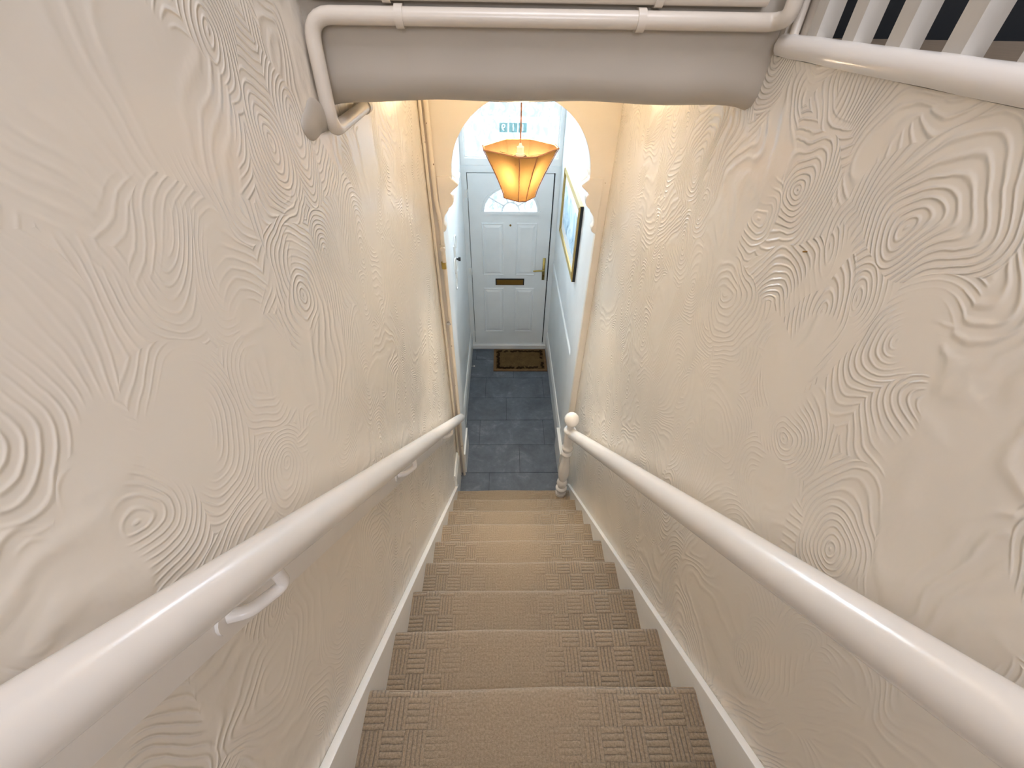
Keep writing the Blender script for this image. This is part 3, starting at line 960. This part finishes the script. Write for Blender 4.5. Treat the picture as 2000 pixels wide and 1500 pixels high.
def digit(ch, cx, cz, size, y, parent):
    cu = bpy.data.curves.new('digit', 'FONT')
    cu.body = ch; cu.size = size; cu.extrude = 0.004; cu.align_x = 'CENTER'; cu.resolution_u = 4
    cu.offset = 0.0012
    tmp = bpy.data.objects.new('tmp', cu); col.objects.link(tmp)
    me = bpy.data.meshes.new_from_object(tmp.evaluated_get(bpy.context.evaluated_depsgraph_get()))
    bpy.data.objects.remove(tmp); bpy.data.curves.remove(cu)
    # the number faces the street, so from indoors it is mirrored; it is cut clear through the sticker
    me.transform(Matrix(((-1, 0, 0, cx), (0, 0, 1, y), (0, 1, 0, cz - size * 0.34), (0, 0, 0, 1))))
    cutter = bpy.data.objects.new('tmp', me); col.objects.link(cutter)
    md = parent.modifiers.new('cut', 'BOOLEAN'); md.operation = 'DIFFERENCE'; md.solver = 'EXACT'; md.object = cutter
    me2 = bpy.data.meshes.new_from_object(parent.evaluated_get(bpy.context.evaluated_depsgraph_get()))
    parent.modifiers.clear()
    if len(me2.polygons) > 6:
        parent.data = me2
    bpy.data.objects.remove(cutter)
for ch, cx, lab in (('9', 0.0, 'sage square sticker with mirrored 9, left of the house number'),
                    ('1', 0.087, 'sage square sticker with mirrored 1, middle of the house number'),
                    ('1', 0.172, 'sage square sticker with mirrored 1, right of the house number')):
    s = box('number_sticker', cx - 0.036, cx + 0.036, YD + 0.0283, YD + 0.0296, 2.388, 2.462, 'sticker', None, 0.0)
    tag(s, lab, 'sticker', 'house number on the transom glass')
    digit(ch, cx, 2.425, 0.078, YD + 0.029, s)

# ------------------------------------------------------------------ hall furnishings
mt = empty('doormat', (0.2, 4.09, 0))
tag(mt, 'brown coir doormat with dark leaf border in front of the door', 'doormat')
mx0, mx1, my0, my1 = -0.118, 0.519, 3.875, 4.292
box('mat_body', mx0, mx1, my0, my1, 0.0, 0.012, 'coir_edge', mt, 0.004)
box('mat_pile', mx0 + .03, mx1 - .03, my0 + .028, my1 - .028, 0.011, 0.0165, 'coir', mt, 0.002)
bm = bmesh.new()
def leaf(x, y, a, s):
    n = 7
    up_ = []
    for k in range(n):
        t = k / (n - 1)
        w = math.sin(math.pi * t) * 0.32
        up_.append((t - 0.5, w))
    lo_ = [(q[0], -q[1]) for q in reversed(up_[1:-1])]
    vs = [bm.verts.new((x + s * (u * math.cos(a) - v * math.sin(a)), y + s * (u * math.sin(a) + v * math.cos(a)), 0.0175)) for u, v in up_ + lo_]
    bm.faces.new(vs)
rnd = random.Random(3)
bx0, bx1, by0, by1 = mx0 + .055, mx1 - .055, my0 + .05, my1 - .05
def border(x0, y0, x1, y1, n, p_):
    for k in range(n):
        if rnd.random() > p_: continue
        t = (k + 0.5) / n
        x, y = x0 + (x1 - x0) * t, y0 + (y1 - y0) * t
        a = math.atan2(y1 - y0, x1 - x0) + (0.7 if k % 2 else -0.7)
        leaf(x + rnd.uniform(-.008, .008), y + rnd.uniform(-.008, .008), a, 0.05)
border(bx0, by0, bx0, by1, 13, 1); border(bx1, by0, bx1, by1, 13, 0.85)
border(bx0, by1, bx1, by1, 22, 0.8); border(bx0, by0, bx1, by0, 22, 0.75)
g_ = bmesh.ops.extrude_face_region(bm, geom=bm.faces[:])
bmesh.ops.translate(bm, verts=[v for v in g_['geom'] if isinstance(v, bmesh.types.BMVert)], vec=(0, 0, -0.0015))
tag(finish(bm, 'leaf_border', 'coir_dark', mt), kind='stuff')

o = box('threshold_strip', -0.381, 0.526, 4.305, 4.318, -0.001, 0.004, 'steel', None, 0.0012)
tag(o, 'thin metal threshold strip on the floor along the door sill', 'strip')

ds = empty('door_stop', (-0.38, 3.905, 0.055))
tag(ds, 'small steel door stop with white tip on the left skirting', 'door stop')
tube('stop_rod', [(-0.383, 3.905, 0.055), (-0.345, 3.905, 0.055)], 0.0045, 'steel', ds, 10)
bm = bmesh.new(); add_tube(bm, [(-0.350, 3.905, 0.055), (-0.335, 3.905, 0.055)], 0.009, 14)
finish(bm, 'stop_tip', 'white', ds, 'auto')

# framed picture on the right-hand hall wall
py0, py1, pz0, pz1 = 2.955, 3.92, 1.675, 2.24
pc = empty('framed_picture', (HR, 3.45, pz0))
tag(pc, 'gilt framed blue watercolour on the right wall of the entrance hall', 'picture')
xf = HR - 0.026
for nm, a in (('frame_side', (py0, py0 + .045, pz0, pz1)), ('frame_side', (py1 - .045, py1, pz0, pz1)), ('frame_side', (py0 + .045, py1 - .045, pz1 - .045, pz1)), ('frame_side', (py0 + .045, py1 - .045, pz0, pz0 + .045))):
    f_ = box(nm, xf, HR - 0.001, a[0], a[1], a[2], a[3], 'gold', pc, 0.005, 2)
    if a[1] - a[0] < .05:
        box('frame_bead', xf - .004, xf + .002, a[0] + .017, a[0] + .028, a[2] + .012, a[3] - .012, 'gold', f_, 0.002)
box('frame_edge', xf + .006, HR - .0005, py0 - .0045, py0 + .0005, pz0 + .002, pz1 - .002, 'black', pc)
box('mount', HR - 0.014, HR - 0.010, py0 + .04, py1 - .04, pz0 + .04, pz1 - .04, 'mat_card', pc)
box('print', HR - 0.0165, HR - 0.0135, py0 + .13, py1 - .13, pz0 + .13, pz1 - .12, 'print', pc)
box('picture_glass', HR - 0.020, HR - 0.018, py0 + .04, py1 - .04, pz0 + .04, pz1 - .04, 'picture_glass', pc)

# white scrolled key hook on the left-hand hall wall
kh = empty('key_hook', (HL, 3.35, 1.65))
tag(kh, 'white scrolled metal key hook with a dark knob on the left hall wall', 'key hook')
bm = bmesh.new()
def S(cy, cz, r, a0, a1, n=12):
    return [(HL + 0.010, cy + r * math.cos(R(a0 + (a1 - a0) * k / n)), cz + r * math.sin(R(a0 + (a1 - a0) * k / n))) for k in range(n + 1)]
add_tube(bm, [(HL + 0.010, 3.30, 1.48), (HL + 0.010, 3.30, 1.82)], 0.006, 8)
add_tube(bm, S(3.36, 1.80, 0.06, 180, -60), 0.005, 8)
add_tube(bm, S(3.24, 1.66, 0.06, 0, 250), 0.005, 8)
add_tube(bm, S(3.36, 1.60, 0.055, 180, -80), 0.005, 8)
add_tube(bm, S(3.25, 1.50, 0.05, 0, -250), 0.005, 8)
add_box(bm, HL, HL + 0.008, 3.285, 3.315, 1.50, 1.80)
finish(bm, 'hook_scroll', 'white', kh, 'auto')
bm = bmesh.new()
add_tube(bm, [(HL + 0.006, 3.32, 1.68), (HL + 0.03, 3.32, 1.68)], 0.008, 10)
add_tube(bm, [(HL + 0.03, 3.32, 1.68), (HL + 0.048, 3.32, 1.68)], 0.017, 14)
finish(bm, 'hook_knob', 'black', kh, 'auto')

for (a_, b_, lab) in (((XR + .002, 0.764, 2.934), (XR - .008, 0.764, 2.934), 'tiny dark nail in the swirled plaster high on the right wall'),
                      ((0.544, YA0 + .002, 2.555), (0.544, YA0 - .006, 2.555), 'tiny dark nail in the arch face beside the right corbel')):
    tag(tube('nail', [a_, b_], 0.0015, 'brass_dark', None, 8), lab, 'nail')

# ------------------------------------------------------------------ outdoors seen through the obscured glass
gr = box('ground', -14, 14, 4.6, 30, -0.3, -0.15, 'outside'); tag(gr, kind='structure')
hw = box('wall_street', -14, 14, 11.8, 12.0, -0.15, 1.15, 'outside_white'); tag(hw, kind='structure')
